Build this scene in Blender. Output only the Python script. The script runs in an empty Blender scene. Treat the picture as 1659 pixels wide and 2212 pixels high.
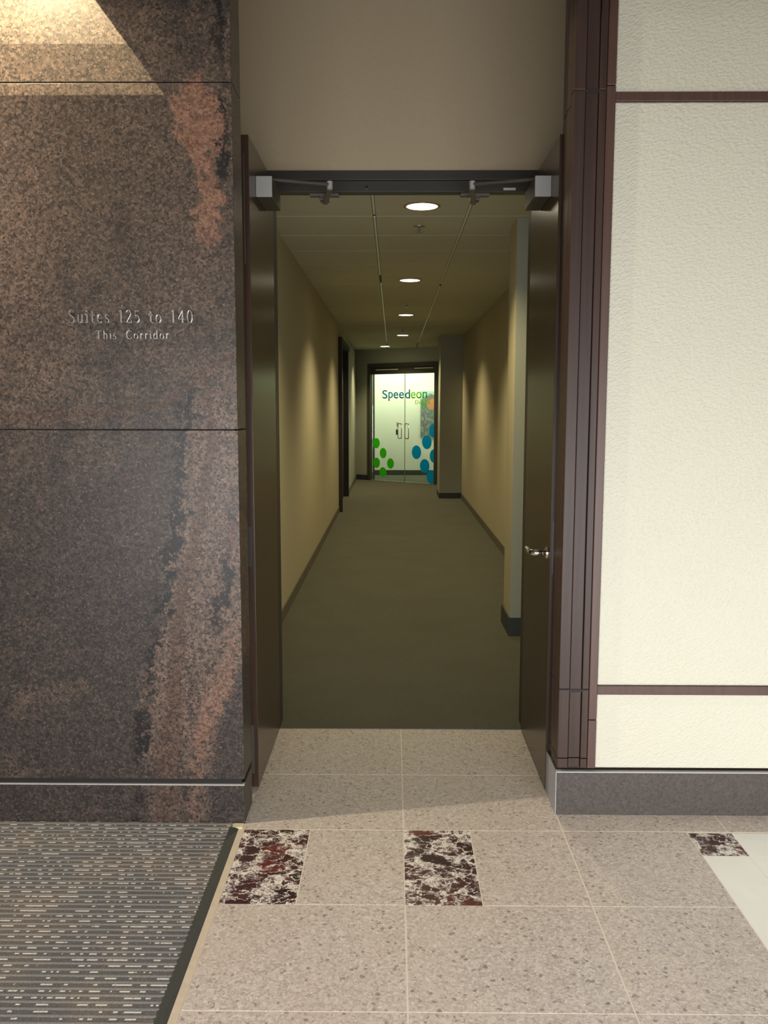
import bpy, bmesh, math, random
from mathutils import Vector, Matrix
random.seed(7)
SC = bpy.context.scene
COL = SC.collection

# ------------------------------------------------------------------ camera
cam = bpy.data.objects.new('camera', bpy.data.cameras.new('camera'))
COL.objects.link(cam)
F_PX, YAW, PITCH, ROLL = 1892.1, 0.0103, 0.1184, -0.0012
fwd = Vector((-math.sin(YAW) * math.cos(PITCH), math.cos(YAW) * math.cos(PITCH), -math.sin(PITCH)))
rgt = Vector((math.cos(YAW), math.sin(YAW), 0))
dwn = fwd.cross(rgt)
r2 = math.cos(ROLL) * rgt + math.sin(ROLL) * dwn
d2 = -math.sin(ROLL) * rgt + math.cos(ROLL) * dwn
m = Matrix((r2, -d2, -fwd)).transposed().to_4x4()
m.translation = Vector((0, 0, 1.6))
cam.matrix_world = m
cam.data.sensor_fit = 'VERTICAL'
cam.data.sensor_height = 24
cam.data.lens = F_PX / 2212 * 24
cam.data.clip_start = 0.05
SC.camera = cam

# ------------------------------------------------------------------ exposure, world, large lights
SC.view_settings.view_transform = 'Standard'
SC.view_settings.look = 'None'
SC.view_settings.gamma = 1
SC.view_settings.use_curve_mapping = False
SC.view_settings.exposure = 0.0
w = bpy.data.worlds.new('world'); SC.world = w; w.use_nodes = True
w.node_tree.nodes['Background'].inputs[0].default_value = (0.80, 0.88, 1.0, 1)
w.node_tree.nodes['Background'].inputs[1].default_value = 0.10

def area(name, loc, target, sx, sy, power, color, spread=180):
    L = bpy.data.lights.new(name, 'AREA'); L.shape = 'RECTANGLE'; L.size = sx; L.size_y = sy
    L.energy = power; L.color = color; L.spread = math.radians(spread)
    o = bpy.data.objects.new(name, L); COL.objects.link(o)
    o.location = loc
    o.rotation_euler = (Vector(target) - Vector(loc)).to_track_quat('-Z', 'Y').to_euler()
    return o
def spot(name, loc, target, power, color, size, blend, radius=0.04):
    L = bpy.data.lights.new(name, 'SPOT'); L.energy = power; L.color = color
    L.spot_size = math.radians(size); L.spot_blend = blend; L.shadow_soft_size = radius
    o = bpy.data.objects.new(name, L); COL.objects.link(o); o.location = loc
    o.rotation_euler = (Vector(target) - Vector(loc)).to_track_quat('-Z', 'Y').to_euler()
    return o
# daylight through the entrance glazing behind the camera
area('daylight_entrance', (0.3, -0.66, 0.95), (0.3, 3, 0.55), 4.6, 1.5, 80, (0.98, 0.97, 0.965), 115)
area('low_panel_fill', (2.1, -0.62, 0.45), (1.75, 3.3, -0.3), 2.2, 0.7, 13, (0.98, 0.985, 0.98), 90)  # added low area light, brightens the lower cream panels
# lobby downlight close to the granite wall, left
spot('lobby_downlight', (-2.6, 2.80, 2.95), (-1.2, 2.95, 0), 230, (1.0, 0.82, 0.58), 165, 0.4, 0.03)
# the office behind the glass doors
area('office_ceiling_light', (0.3, 20.2, 2.78), (0.3, 20.3, 0), 1.8, 0.5, 42, (0.93, 1.0, 0.72))

# ------------------------------------------------------------------ node helper
class NB:
    def __init__(s, name):
        s.mat = bpy.data.materials.new(name); s.mat.use_nodes = True
        s.nt = s.mat.node_tree; s.n = s.nt.nodes; s.l = s.nt.links
        s.b = s.n['Principled BSDF']; s.out = s.n['Material Output']
        s.tc = s.n.new('ShaderNodeTexCoord'); s.P = s.tc.outputs['Object']
    def put(s, sock, v):
        if isinstance(v, bpy.types.NodeSocket): s.l.new(v, sock)
        elif isinstance(v, (tuple, list)) and len(v) == 3 and sock.type == 'RGBA': sock.default_value = (*v, 1)
        else: sock.default_value = v
    def math(s, op, a, b=0.0, c=0.0, clamp=False):
        n = s.n.new('ShaderNodeMath'); n.operation = op; n.use_clamp = clamp
        s.put(n.inputs[0], a); s.put(n.inputs[1], b); s.put(n.inputs[2], c); return n.outputs[0]
    def add(s, a, b): return s.math('ADD', a, b)
    def sub(s, a, b): return s.math('SUBTRACT', a, b)
    def mul(s, a, b): return s.math('MULTIPLY', a, b)
    def mx(s, a, b): return s.math('MAXIMUM', a, b)
    def vmath(s, op, a, b):
        n = s.n.new('ShaderNodeVectorMath'); n.operation = op; s.put(n.inputs[0], a); s.put(n.inputs[1], b); return n.outputs[0]
    def xyz(s, v=None):
        n = s.n.new('ShaderNodeSeparateXYZ'); s.l.new(v or s.P, n.inputs[0]); return n.outputs[0], n.outputs[1], n.outputs[2]
    def comb(s, x, y, z):
        n = s.n.new('ShaderNodeCombineXYZ'); s.put(n.inputs[0], x); s.put(n.inputs[1], y); s.put(n.inputs[2], z); return n.outputs[0]
    def noise(s, scale, detail=2, rough=.5, vec=None, dist=0, color=False):
        n = s.n.new('ShaderNodeTexNoise'); n.inputs['Scale'].default_value = scale; n.inputs['Detail'].default_value = detail
        n.inputs['Roughness'].default_value = rough; n.inputs['Distortion'].default_value = dist
        s.l.new(vec or s.P, n.inputs['Vector']); return n.outputs['Color' if color else 'Fac']
    def voro(s, scale, feature='F1', out='Distance', vec=None, rnd=1.0):
        n = s.n.new('ShaderNodeTexVoronoi'); n.feature = feature; n.inputs['Scale'].default_value = scale
        n.inputs['Randomness'].default_value = rnd
        s.l.new(vec or s.P, n.inputs['Vector']); return n.outputs[out]
    def mr(s, v, a, b, c=0.0, d=1.0, smooth=True):
        n = s.n.new('ShaderNodeMapRange'); n.clamp = True
        n.interpolation_type = 'SMOOTHSTEP' if smooth else 'LINEAR'
        s.put(n.inputs[0], v); s.put(n.inputs[1], a); s.put(n.inputs[2], b); s.put(n.inputs[3], c); s.put(n.inputs[4], d); return n.outputs[0]
    def ramp(s, v, stops, const=False):
        n = s.n.new('ShaderNodeValToRGB'); s.l.new(v, n.inputs[0]); e = n.color_ramp.elements
        if const: n.color_ramp.interpolation = 'CONSTANT'
        while len(e) < len(stops): e.new(0.5)
        for i, (p, c) in enumerate(stops): e[i].position = p; e[i].color = (*c, 1)
        return n.outputs[0]
    def mix(s, f, a, b, mode='MIX'):
        n = s.n.new('ShaderNodeMix'); n.data_type = 'RGBA'; n.blend_type = mode
        s.put(n.inputs[0], f); s.put(n.inputs[6], a); s.put(n.inputs[7], b); return n.outputs[2]
    def curve(s, v, pts, x0, x1, y0, y1):
        n = s.n.new('ShaderNodeFloatCurve'); c = n.mapping.curves[0]
        q = [((a - x0) / (x1 - x0), (b - y0) / (y1 - y0)) for a, b in pts]
        while len(c.points) < len(q): c.points.new(.5, .5)
        for p, (a, b) in zip(c.points, q): p.location = (a, b)
        n.mapping.update()
        s.put(n.inputs['Value'], s.mr(v, x0, x1, 0, 1, smooth=False))
        return s.math('MULTIPLY_ADD', n.outputs[0], y1 - y0, y0)
    def bump(s, h, strength, dist=0.002):
        n = s.n.new('ShaderNodeBump'); n.inputs['Strength'].default_value = strength; n.inputs['Distance'].default_value = dist
        s.l.new(h, n.inputs['Height']); s.l.new(n.outputs[0], s.b.inputs['Normal'])
    def fin(s, color, rough=.5, metal=0.0, spec=.5, coat=0):
        s.put(s.b.inputs['Base Color'], color); s.put(s.b.inputs['Roughness'], rough)
        s.b.inputs['Metallic'].default_value = metal; s.b.inputs['Specular IOR Level'].default_value = spec
        s.b.inputs['Coat Weight'].default_value = coat
        return s.mat

def plain(name, col, rough=.5, metal=0, var=.08, spec=.5, nscale=12, bump=0, coat=0):
    b = NB(name)
    nz = b.noise(nscale, 3)
    c = b.mix(nz, tuple(x * (1 - var) for x in col), tuple(min(1, x * (1 + var)) for x in col))
    if bump: b.bump(b.noise(nscale * 20, 2), bump)
    return b.fin(c, rough, metal, spec, coat)

def sp(r, g, b):
    f = lambda v: (v / 255 / 12.92) if v / 255 <= .04045 else ((v / 255 + .055) / 1.055) ** 2.4
    return (f(r), f(g), f(b))

# ------------------------------------------------------------------ materials
def granite_wall():
    b = NB('polished_mahogany_granite')
    x, y, z = b.xyz()
    n1 = b.noise(7, 4, .6); n2 = b.noise(22, 3, .65); nf = b.noise(90, 3, .7)
    warp = b.vmath('SCALE', b.noise(45, 2, .5, color=True), (0, 0, 0))
    warp.node.inputs['Scale'].default_value = 0.012
    pv = b.vmath('ADD', b.P, warp)
    cell = b.xyz(b.voro(120, out='Color', vec=pv))[0]
    cell2 = b.xyz(b.voro(260, out='Color', vec=pv))[1]
    grain = b.add(b.mul(cell, .62), b.mul(cell2, .38))
    # broad tone: brown above, blacker grey towards the slab's lower left, lighter speckle right of the vein
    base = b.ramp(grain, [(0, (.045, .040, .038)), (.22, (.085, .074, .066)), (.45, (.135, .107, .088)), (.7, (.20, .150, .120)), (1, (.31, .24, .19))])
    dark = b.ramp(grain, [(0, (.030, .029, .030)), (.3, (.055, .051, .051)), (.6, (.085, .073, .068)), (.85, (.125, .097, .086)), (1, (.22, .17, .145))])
    pink = b.ramp(grain, [(0, (.030, .027, .027)), (.25, (.085, .066, .058)), (.45, (.20, .145, .115)), (.75, (.31, .215, .165)), (1, (.42, .31, .25))])
    jit = b.mul(b.sub(n2, .5), .16); jit2 = b.mul(b.sub(nf, .5), .09); jl = b.mul(b.sub(n1, .5), .25)
    J = b.add(jit, jit2)
    # main vein path x = f(z)
    vx = b.curve(z, [(0, -.88), (.24, -.865), (.42, -.838), (.6, -.825), (.77, -.81), (.95, -.78), (1.13, -.728), (1.31, -.70), (1.48, -.668), (1.9, -.70), (2.4, -.68), (3.2, -.70)], 0, 3.2, -1.2, -.4)
    ex = b.curve(z, [(0, -.985), (.2, -.965), (.5, -.95), (.65, -.925), (.8, -.88), (1.0, -.845), (1.31, -.79), (1.5, -.77), (1.9, -.75), (2.4, -.75), (3.2, -.75)], 0, 3.2, -1.2, -.4)
    dx = b.add(b.sub(x, ex), b.mul(J, 1.2))
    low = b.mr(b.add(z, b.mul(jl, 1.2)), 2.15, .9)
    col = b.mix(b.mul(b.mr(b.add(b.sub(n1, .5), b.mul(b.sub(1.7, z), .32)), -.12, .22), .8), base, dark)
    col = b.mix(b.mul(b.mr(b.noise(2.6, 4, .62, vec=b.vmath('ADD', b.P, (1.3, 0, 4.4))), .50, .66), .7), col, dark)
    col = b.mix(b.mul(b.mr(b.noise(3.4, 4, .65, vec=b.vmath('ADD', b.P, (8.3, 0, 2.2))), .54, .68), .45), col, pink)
    # reddish blush far left
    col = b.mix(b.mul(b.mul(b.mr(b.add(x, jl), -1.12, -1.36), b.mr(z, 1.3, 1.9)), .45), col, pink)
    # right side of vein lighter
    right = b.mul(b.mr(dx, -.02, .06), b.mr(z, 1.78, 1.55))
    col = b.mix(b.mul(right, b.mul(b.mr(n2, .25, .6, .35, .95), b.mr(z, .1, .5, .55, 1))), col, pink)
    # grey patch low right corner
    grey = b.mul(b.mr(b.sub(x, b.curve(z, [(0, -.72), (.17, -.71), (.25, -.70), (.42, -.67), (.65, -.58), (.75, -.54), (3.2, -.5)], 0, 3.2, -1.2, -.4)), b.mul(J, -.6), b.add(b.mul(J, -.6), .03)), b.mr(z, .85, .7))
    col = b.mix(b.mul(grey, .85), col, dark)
    # narrow red-brown vein
    vw = b.curve(z, [(0, .07), (.3, .06), (.7, .035), (1.2, .028), (1.6, .02), (1.8, .004), (3.2, .0)], 0, 3.2, 0, .1)
    red = b.mr(b.math('ABSOLUTE', b.add(b.sub(x, vx), b.mul(J, .35))), b.mul(vw, .9), b.mul(vw, .5))
    redc = b.ramp(grain, [(0, (.05, .033, .028)), (.5, (.145, .092, .070)), (1, (.24, .16, .125))])
    col = b.mix(b.mul(red, b.mul(b.mr(z, 1.85, 1.7, 0, .85), b.mr(z, .1, .8, .7, 1))), col, redc)
    # black streaks beside the vein
    s1 = b.add(b.sub(x, b.add(ex, .004)), b.mul(J, 1.2))
    st = b.mul(b.mr(b.math('ABSOLUTE', s1), .026, .008), b.mul(b.mr(b.noise(7, 2), .42, .54), b.mr(z, 1.75, 1.6)))
    s2 = b.add(b.sub(x, b.curve(z, [(0, -.6), (.8, -.66), (.95, -.625), (1.1, -.61), (1.25, -.585), (3.2, -.5)], 0, 3.2, -1.2, -.4)), b.mul(J, .8))
    st2 = b.mul(b.mr(b.math('ABSOLUTE', s2), .024, .008), b.mul(b.mr(z, .72, .8), b.mr(z, 1.27, 1.18)))
    s3 = b.add(b.sub(x, b.add(vx, .075)), b.mul(J, .8))
    st3 = b.mul(b.mr(b.math('ABSOLUTE', s3), .022, .008), b.mul(b.mr(z, 2.15, 2.3), b.mr(b.noise(4, 2), .42, .55)))
    col = b.mix(b.mul(b.mx(b.mx(st, st2), st3), .9), col, dark and (.022, .024, .028))
    # slanting darker vein under the lettering
    sz = b.sub(z, b.curve(x, [(-1.5, 1.56), (-1.2, 1.575), (-.9, 1.60), (-.78, 1.65), (-.68, 1.73), (-.55, 1.80)], -1.5, -.5, 1.4, 1.9))
    dv = b.mr(b.math('ABSOLUTE', b.add(sz, b.mul(J, .22))), .022, .008)
    col = b.mix(b.mul(dv, .6), col, redc)
    # orange patches
    org = b.ramp(grain, [(0, (.14, .065, .045)), (.15, (.23, .125, .09)), (.5, (.37, .205, .145)), (1, (.50, .32, .24))])
    ox = b.curve(z, [(0, -.77), (.2, -.755), (.35, -.73), (.45, -.695), (.55, -.655), (.70, -.61), (1.0, -.6), (1.7, -.66), (2.2, -.66), (2.35, -.655), (2.5, -.68), (2.7, -.70), (3.2, -.70)], 0, 3.2, -1.2, -.4)
    ow = b.curve(z, [(0, .012), (.15, .016), (.28, .022), (.4, .035), (.52, .045), (.62, .03), (.75, .012), (.95, 0), (1.1, .014), (1.3, .0), (2.1, .0), (2.2, .035), (2.3, .05), (2.42, .03), (2.52, .07), (2.62, .085), (2.72, .05), (2.82, 0), (3.2, 0)], 0, 3.2, 0, .12)
    om = b.mr(b.math('ABSOLUTE', b.add(b.sub(x, ox), b.mul(J, 1.0))), b.add(ow, .010), b.sub(ow, .018))
    om = b.mul(om, b.mr(b.noise(28, 4, .7), .30, .48, .25, 1))
    om = b.mul(om, b.mr(ow, 0, .015))
    small = b.mul(b.mr(b.noise(6, 3, .7, vec=b.vmath('ADD', b.P, (3.1, 0, 1.7))), .72, .77), .6)
    om = b.mx(om, small)
    col = b.mix(b.mul(om, b.mr(z, 1.0, 2.0, .62, .88)), col, org)
    gl = b.mr(cell2, .97, 1.0)
    col = b.mix(b.mul(gl, .35), col, (.5, .46, .42))
    col = b.mix(1.0, col, (.60, .59, .585), 'MULTIPLY')
    b.bump(nf, .02, .001)
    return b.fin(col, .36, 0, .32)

def granite_floor(name='honed_floor_granite', tint=(1, 1, 1), dark=1.0):
    b = NB(name)
    warp = b.vmath('SCALE', b.noise(40, 2, .5, color=True), (0, 0, 0)); warp.node.inputs['Scale'].default_value = .014
    pv = b.vmath('ADD', b.P, warp)
    c1 = b.xyz(b.voro(125, out='Color', vec=pv))[0]; c2 = b.xyz(b.voro(270, out='Color', vec=pv))[1]
    g = b.add(b.mul(c1, .6), b.mul(c2, .4))
    k = [tuple(v * dark * t for v, t in zip(c, tint)) for c in [(.28, .253, .238), (.46, .415, .388), (.58, .525, .492), (.67, .61, .575), (.82, .765, .73)]]
    col = b.ramp(g, [(0, k[0]), (.2, k[1]), (.5, k[2]), (.78, k[3]), (1, k[4])])
    big = b.noise(3.2, 4, .6)
    col = b.mix(b.mr(big, .35, .7, 0, .45), col, tuple(v * dark for v in (.60, .49, .41)), 'MIX')
    blue = b.noise(2.1, 3, .6, vec=b.vmath('ADD', b.P, (5, 2, 1)))
    col = b.mix(b.mr(blue, .5, .7, 0, .35), col, tuple(v * dark for v in (.50, .48, .485)), 'MIX')
    # keep speckle crisp on top of the clouds
    col = b.mix(.55, col, b.ramp(g, [(0, k[0]), (.2, k[1]), (.5, k[2]), (.78, k[3]), (1, k[4])]))
    dk = b.mr(b.xyz(b.voro(105, out='Color', vec=pv))[2], .955, .985)
    col = b.mix(b.mul(dk, .55), col, (.10, .09, .085))
    return b.fin(col, .42, 0, .35)

def marble(name, off, sc):
    b = NB(name)
    p0 = b.vmath('ADD', b.P, off)
    warp = b.vmath('SCALE', b.noise(16, 4, .65, color=True, vec=p0), (0, 0, 0)); warp.node.inputs['Scale'].default_value = .11
    pv = b.vmath('MULTIPLY', b.vmath('ADD', p0, warp), (.8, 1.15, 1))
    d1 = b.voro(sc, 'DISTANCE_TO_EDGE', vec=pv)
    d2 = b.voro(sc * 2.6, 'DISTANCE_TO_EDGE', vec=pv)
    n = b.noise(13, 3, .6, vec=p0)
    th = b.mr(n, .35, .72, .01, .20)
    v1 = b.mr(d1, b.add(th, .02), b.mul(th, .3))
    v2 = b.mul(b.mr(d2, .10, .02), b.mr(n, .42, .60))
    v3 = b.mul(b.mr(b.noise(60, 4, .75, vec=pv), .52, .60), b.mr(n, .50, .66))
    v = b.mx(b.mul(v1, b.mr(b.noise(70, 3, .7, vec=pv), .40, .56, .15, 1)), b.mx(v2, v3))
    cl = b.xyz(b.voro(sc, out='Color', vec=pv))[0]
    red = b.ramp(cl, [(0, (.035, .022, .025)), (.4, (.075, .028, .030)), (.75, (.06, .035, .038)), (1, (.15, .035, .032))])
    purple = b.mix(b.mr(n, .45, .65, 0, .55), red, (.20, .14, .155))
    col = b.mix(v, purple, (.93, .89, .85))
    return b.fin(col, .2, 0, .5)

def vinyl_panel():
    b = NB('cream_textured_wallcovering')
    x, y, z = b.xyz()
    # slanting orange-peel bumps
    v = b.comb(b.add(b.mul(x, .8), b.mul(z, .55)), y, b.sub(b.mul(z, 1.1), b.mul(x, .6)))
    h = b.voro(95, 'SMOOTH_F1', vec=b.vmath('MULTIPLY', v, (.75, 1, 1.25)))
    h = b.add(h, b.mul(b.noise(150, 2), .5))
    b.bump(h, .75, .004)
    return b.fin(b.mix(b.noise(3, 2), (.635, .618, .51), (.665, .648, .54)), .55, 0, .3)

def wallpaper(name, col):
    b = NB(name)
    b.bump(b.noise(170, 3, .6), .25, .002)
    c = b.mix(b.noise(60, 4, .7), tuple(v * .93 for v in col), tuple(v * 1.07 for v in col))
    return b.fin(c, .7, 0, .2)

def carpet_mat():
    b = NB('olive_loop_carpet')
    f = b.noise(420, 2, .7); g = b.noise(2.2, 3, .55)
    c = b.ramp(f, [(.25, (.048, .050, .041)), (.5, (.118, .116, .092)), (.75, (.21, .205, .165))])
    c = b.mix(b.mr(g, .35, .7, 0, .35), c, (.100, .094, .068))
    b.bump(f, .6, .004)
    return b.fin(c, .95, 0, .05)

def wood(name, c1, c2, rough=.3, spec=.5):
    b = NB(name)
    v = b.vmath('MULTIPLY', b.P, (60, 60, 1.6))
    n = b.noise(1.0, 5, .6, vec=v, dist=.6)
    c = b.mix(b.mr(n, .3, .7), c1, c2)
    return b.fin(c, rough, 0, spec)

def mat_ribbed():
    b = NB('grey_ribbed_entrance_matting')
    x, y, z = b.xyz()
    row = b.math('FLOOR', b.math('DIVIDE', y, .0275))
    fr = b.math('FRACT', b.math('DIVIDE', y, .0275))
    v = b.comb(b.mul(x, 36), b.mul(row, 7.31), 0)
    n = b.noise(1.0, 1, .5, vec=v)
    fleck = b.mul(b.mr(n, .52, .54), b.mr(b.noise(260, 1, .5), .26, .40))
    ridge = b.mul(b.mr(fr, .24, .30), b.mr(fr, .56, .50))
    fuzz = b.noise(330, 3, .75); cloud = b.noise(4, 3, .6)
    grey = b.ramp(fuzz, [(.25, (.06, .064, .070)), (.5, (.15, .156, .166)), (.78, (.32, .325, .335))])
    brown = b.ramp(fuzz, [(.25, (.08, .07, .066)), (.5, (.20, .18, .168)), (.78, (.40, .37, .345))])
    c = b.mix(b.mr(cloud, .42, .66), grey, brown)
    light = b.mul(b.mr(fr, .62, .72), b.mr(fr, .98, .88))
    c = b.mix(b.mul(light, .34), c, (.42, .41, .39))
    c = b.mix(b.mul(fleck, ridge), c, (.92, .92, .90))
    b.bump(fuzz, .8, .004)
    return b.fin(c, .9, 0, .1)

def ceiling_tile_mat():
    b = NB('mineral_fibre_ceiling_tile')
    f = b.noise(160, 3, .7)
    c = b.mix(b.noise(1.4, 3), (.50, .48, .36), (.58, .56, .42))
    b.bump(f, .3, .002)
    return b.fin(c, .85, 0, .1)

def glass():
    b = NB('clear_door_glass')
    t = b.n.new('ShaderNodeBsdfTransparent'); t.inputs[0].default_value = (.95, .98, .94, 1)
    g = b.n.new('ShaderNodeBsdfGlossy'); g.inputs['Roughness'].default_value = .02
    fr = b.n.new('ShaderNodeFresnel'); fr.inputs[0].default_value = 1.45
    mxs = b.n.new('ShaderNodeMixShader'); b.l.new(fr.outputs[0], mxs.inputs[0]); b.l.new(t.outputs[0], mxs.inputs[1]); b.l.new(g.outputs[0], mxs.inputs[2])
    b.l.new(mxs.outputs[0], b.out.inputs[0]); return b.mat

def vinyl(name, col):
    b = NB(name); tr = b.n.new('ShaderNodeBsdfTranslucent'); df = b.n.new('ShaderNodeBsdfDiffuse')
    tr.inputs[0].default_value = (*[min(1, v * 1.9) for v in col], 1); df.inputs[0].default_value = (*[min(1, v * 1.2) for v in col], 1)
    ms = b.n.new('ShaderNodeMixShader'); ms.inputs[0].default_value = .72
    b.l.new(df.outputs[0], ms.inputs[1]); b.l.new(tr.outputs[0], ms.inputs[2]); b.l.new(ms.outputs[0], b.out.inputs[0]); return b.mat

def emis(name, col, st):
    b = NB(name); b.b.inputs['Emission Color'].default_value = (*col, 1); b.b.inputs['Emission Strength'].default_value = st
    return b.fin((.8, .8, .8), .5)

def painting():
    b = NB('abstract_canvas_print')
    pv = b.vmath('ADD', b.P, b.vmath('SCALE', b.noise(5, 3, color=True), (0, 0, 0)))
    n = b.noise(6.5, 4, .6, dist=1.2); n2 = b.noise(3.1, 2, .5, vec=b.vmath('ADD', b.P, (2, 7, 1)))
    x, y, z = b.xyz()
    c = b.ramp(n, [(.30, (.05, .09, .10)), (.42, (.20, .30, .30)), (.5, (.10, .13, .17)), (.56, (.42, .40, .35)), (.68, (.12, .28, .26))])
    c = b.mix(b.mr(z, 1.62, 1.9), c, (.42, .68, .60))
    def blob(cx, cz, r, colr, cc):
        d = b.math('SQRT', b.add(b.math('POWER', b.sub(x, cx), 2), b.math('POWER', b.sub(z, cz), 2)))
        d = b.add(d, b.mul(b.sub(n, .5), .2))
        return b.mix(b.mr(d, r, r - .02), cc, colr)
    c = blob(.76, 1.72, .12, (.06, .28, .08), c)
    c = blob(.90, 1.76, .17, (.22, .20, .18), c)
    c = blob(.93, 1.68, .13, (.62, .27, .12), c)
    c = blob(1.12, 1.35, .13, (.50, .20, .12), c)
    return b.fin(c, .5)

def tinted_text(name, c1, c2, x0, x1):
    b = NB(name); return b.fin(c1, .4)

M = dict(
    granite=granite_wall(), floor=granite_floor(), base_granite=granite_floor('dark_base_granite', (1.0, .95, .90), .14),
    marbleA=marble('dark_red_veined_marble', (0, 0, 0), 14), marbleB=marble('burgundy_veined_marble', (4, 9, 0), 11),
    marbleC=marble('maroon_veined_marble', (7, 3, 0), 15),
    grout=plain('pale_grout', (.80, .73, .65), .9, var=.1, nscale=60),
    white_stone=plain('white_floor_stone', (.93, .94, .92), .35, var=.05, nscale=9),
    panel=vinyl_panel(), recess=wallpaper('tan_recess_paint', (.41, .335, .225)),
    corr=wallpaper('beige_corridor_wallcovering', (.44, .395, .27)),
    corr_grey=wallpaper('grey_green_corridor_tone', (.36, .37, .30)),  # shared grey green tone; on the pier front it paints shade
    carpet=carpet_mat(), mat=mat_ribbed(),
    mat_edge=plain('black_rubber_edging', (.05, .054, .052), .6, nscale=80, var=.25),
    tan_metal=plain('tan_edge_strip', (.62, .54, .44), .6, var=.15, nscale=30),
    yellow=plain('worn_yellow_stone', (.72, .66, .42), .6, nscale=90, var=.2),
    door=wood('dark_walnut_door_veneer', (.045, .027, .018), (.070, .041, .028), .26, .5),
    mould=wood('mahogany_stained_moulding', (.042, .026, .021), (.058, .034, .028), .42, .3),
    strip=wood('red_brown_wood_strip', (.078, .042, .033), (.10, .056, .045), .42, .4),
    joint=plain('black_joint_shadow_gap', (.015, .013, .013), .7),
    header=plain('dark_bronze_frame', (.042, .039, .033), .45, .2),
    glass_frame=plain('dark_olive_frame_paint', (.050, .050, .034), .45),
    dark_base=plain('black_rubber_base', (.035, .038, .040), .55),
    taupe_base=plain('taupe_rubber_base', (.12, .105, .075), .6),
    closer=plain('shaded_closer_body', (.075, .065, .050), .45, .2),
    alu=plain('silver_painted_metal', (.37, .37, .355), .5, .1),
    arm=plain('dull_arm_steel', (.14, .13, .12), .4, .6),
    chrome=plain('polished_chrome', (.86, .85, .82), .13, 1.0, var=.02),
    letter=plain('polished_letter_metal', (.64, .61, .57), .26, .94, var=.03),
    tile=ceiling_tile_mat(), tee=plain('ceiling_tee_metal', (.74, .74, .64), .35),
    tile_gap=plain('ceiling_groove', (.09, .085, .06), .8),
    lampglow=emis('downlight_lens_glow', (1.0, .90, .66), 9),
    trimring=plain('copper_trim_ring', (.50, .28, .16), .35, .5),
    glass=glass(), green=vinyl('green_vinyl', sp(95, 190, 50)), blue=vinyl('blue_vinyl', sp(28, 165, 225)),
    teal=vinyl('teal_vinyl', sp(45, 135, 160)), lime=vinyl('lime_vinyl', sp(140, 195, 90)), aqua=vinyl('aqua_vinyl', sp(90, 185, 140)), pale=vinyl('pale_green_vinyl', sp(170, 205, 130)),
    white=plain('white_office_wall', (.86, .87, .80), .6, var=.02), handle=plain('brushed_dark_steel', (.30, .30, .24), .3, .8),
    black=plain('black_plastic', (.03, .03, .03), .4), label=plain('pale_label', (.50, .50, .46), .5), art=painting(),
    ceil=plain('lobby_ceiling_paint', (.45, .42, .37), .8), gobo_box=plain('white_gobo_plate', (.7, .68, .62), .5),
    sprink=plain('bronze_sprinkler', (.30, .29, .22), .35, .6),
    shelf=plain('polished_stone_arris', (.55, .53, .50), .25),
)

# ------------------------------------------------------------------ mesh helpers
def link(name, bm, mat, parent=None, smooth=False, bevel=0):
    me = bpy.data.meshes.new(name)
    bmesh.ops.recalc_face_normals(bm, faces=bm.faces[:])
    bm.to_mesh(me); bm.free()
    me.materials.append(mat)
    if smooth:
        for p in me.polygons: p.use_smooth = True
    o = bpy.data.objects.new(name, me); COL.objects.link(o)
    if parent: o.parent = parent
    if bevel:
        md = o.modifiers.new('bevel', 'BEVEL'); md.width = bevel; md.segments = 2; md.limit_method = 'ANGLE'
    return o
def bx(bm, x0, x1, y0, y1, z0, z1):
    vs = [bm.verts.new((x, y, z)) for x in (x0, x1) for y in (y0, y1) for z in (z0, z1)]
    for f in ((0, 1, 3, 2), (4, 6, 7, 5), (0, 4, 5, 1), (2, 3, 7, 6), (0, 2, 6, 4), (1, 5, 7, 3)): bm.faces.new([vs[i] for i in f])
def box(name, x0, x1, y0, y1, z0, z1, mat, parent=None, bevel=0):
    bm = bmesh.new(); bx(bm, x0, x1, y0, y1, z0, z1); return link(name, bm, mat, parent, bevel=bevel)
def cyl(bm, a, b, r0, r1=None, n=20, cap=True):
    a = Vector(a); b = Vector(b); r1 = r0 if r1 is None else r1
    q = (b - a).to_track_quat('Z', 'Y')
    A = []; B = []
    for i in range(n):
        t = 2 * math.pi * i / n; v = q @ Vector((math.cos(t), math.sin(t), 0))
        A.append(bm.verts.new(a + v * r0)); B.append(bm.verts.new(b + v * r1))
    for i in range(n): bm.faces.new((A[i], A[(i + 1) % n], B[(i + 1) % n], B[i]))
    if cap: bm.faces.new(A[::-1]); bm.faces.new(B)
def lathe(bm, prof, c=(0, 0, 0), n=32, close=False):
    rings = []
    for r, z in prof:
        rings.append([bm.verts.new((c[0] + r * math.cos(2 * math.pi * i / n), c[1] + r * math.sin(2 * math.pi * i / n), c[2] + z)) for i in range(n)])
    for a, b in zip(rings, rings[1:]):
        for i in range(n): bm.faces.new((a[i], a[(i + 1) % n], b[(i + 1) % n], b[i]))
    if close: bm.faces.new(rings[-1])
def tube(bm, pts, r, n=10):
    pts = [Vector(p) for p in pts]; rings = []
    for i, p in enumerate(pts):
        t = (pts[min(i + 1, len(pts) - 1)] - pts[max(i - 1, 0)]).normalized()
        q = t.to_track_quat('Z', 'Y')
        rings.append([bm.verts.new(p + q @ Vector((r * math.cos(2 * math.pi * k / n), r * math.sin(2 * math.pi * k / n), 0))) for k in range(n)])
    for a, b in zip(rings, rings[1:]):
        for k in range(n): bm.faces.new((a[k], a[(k + 1) % n], b[(k + 1) % n], b[k]))
    bm.faces.new(rings[0][::-1]); bm.faces.new(rings[-1])
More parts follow.
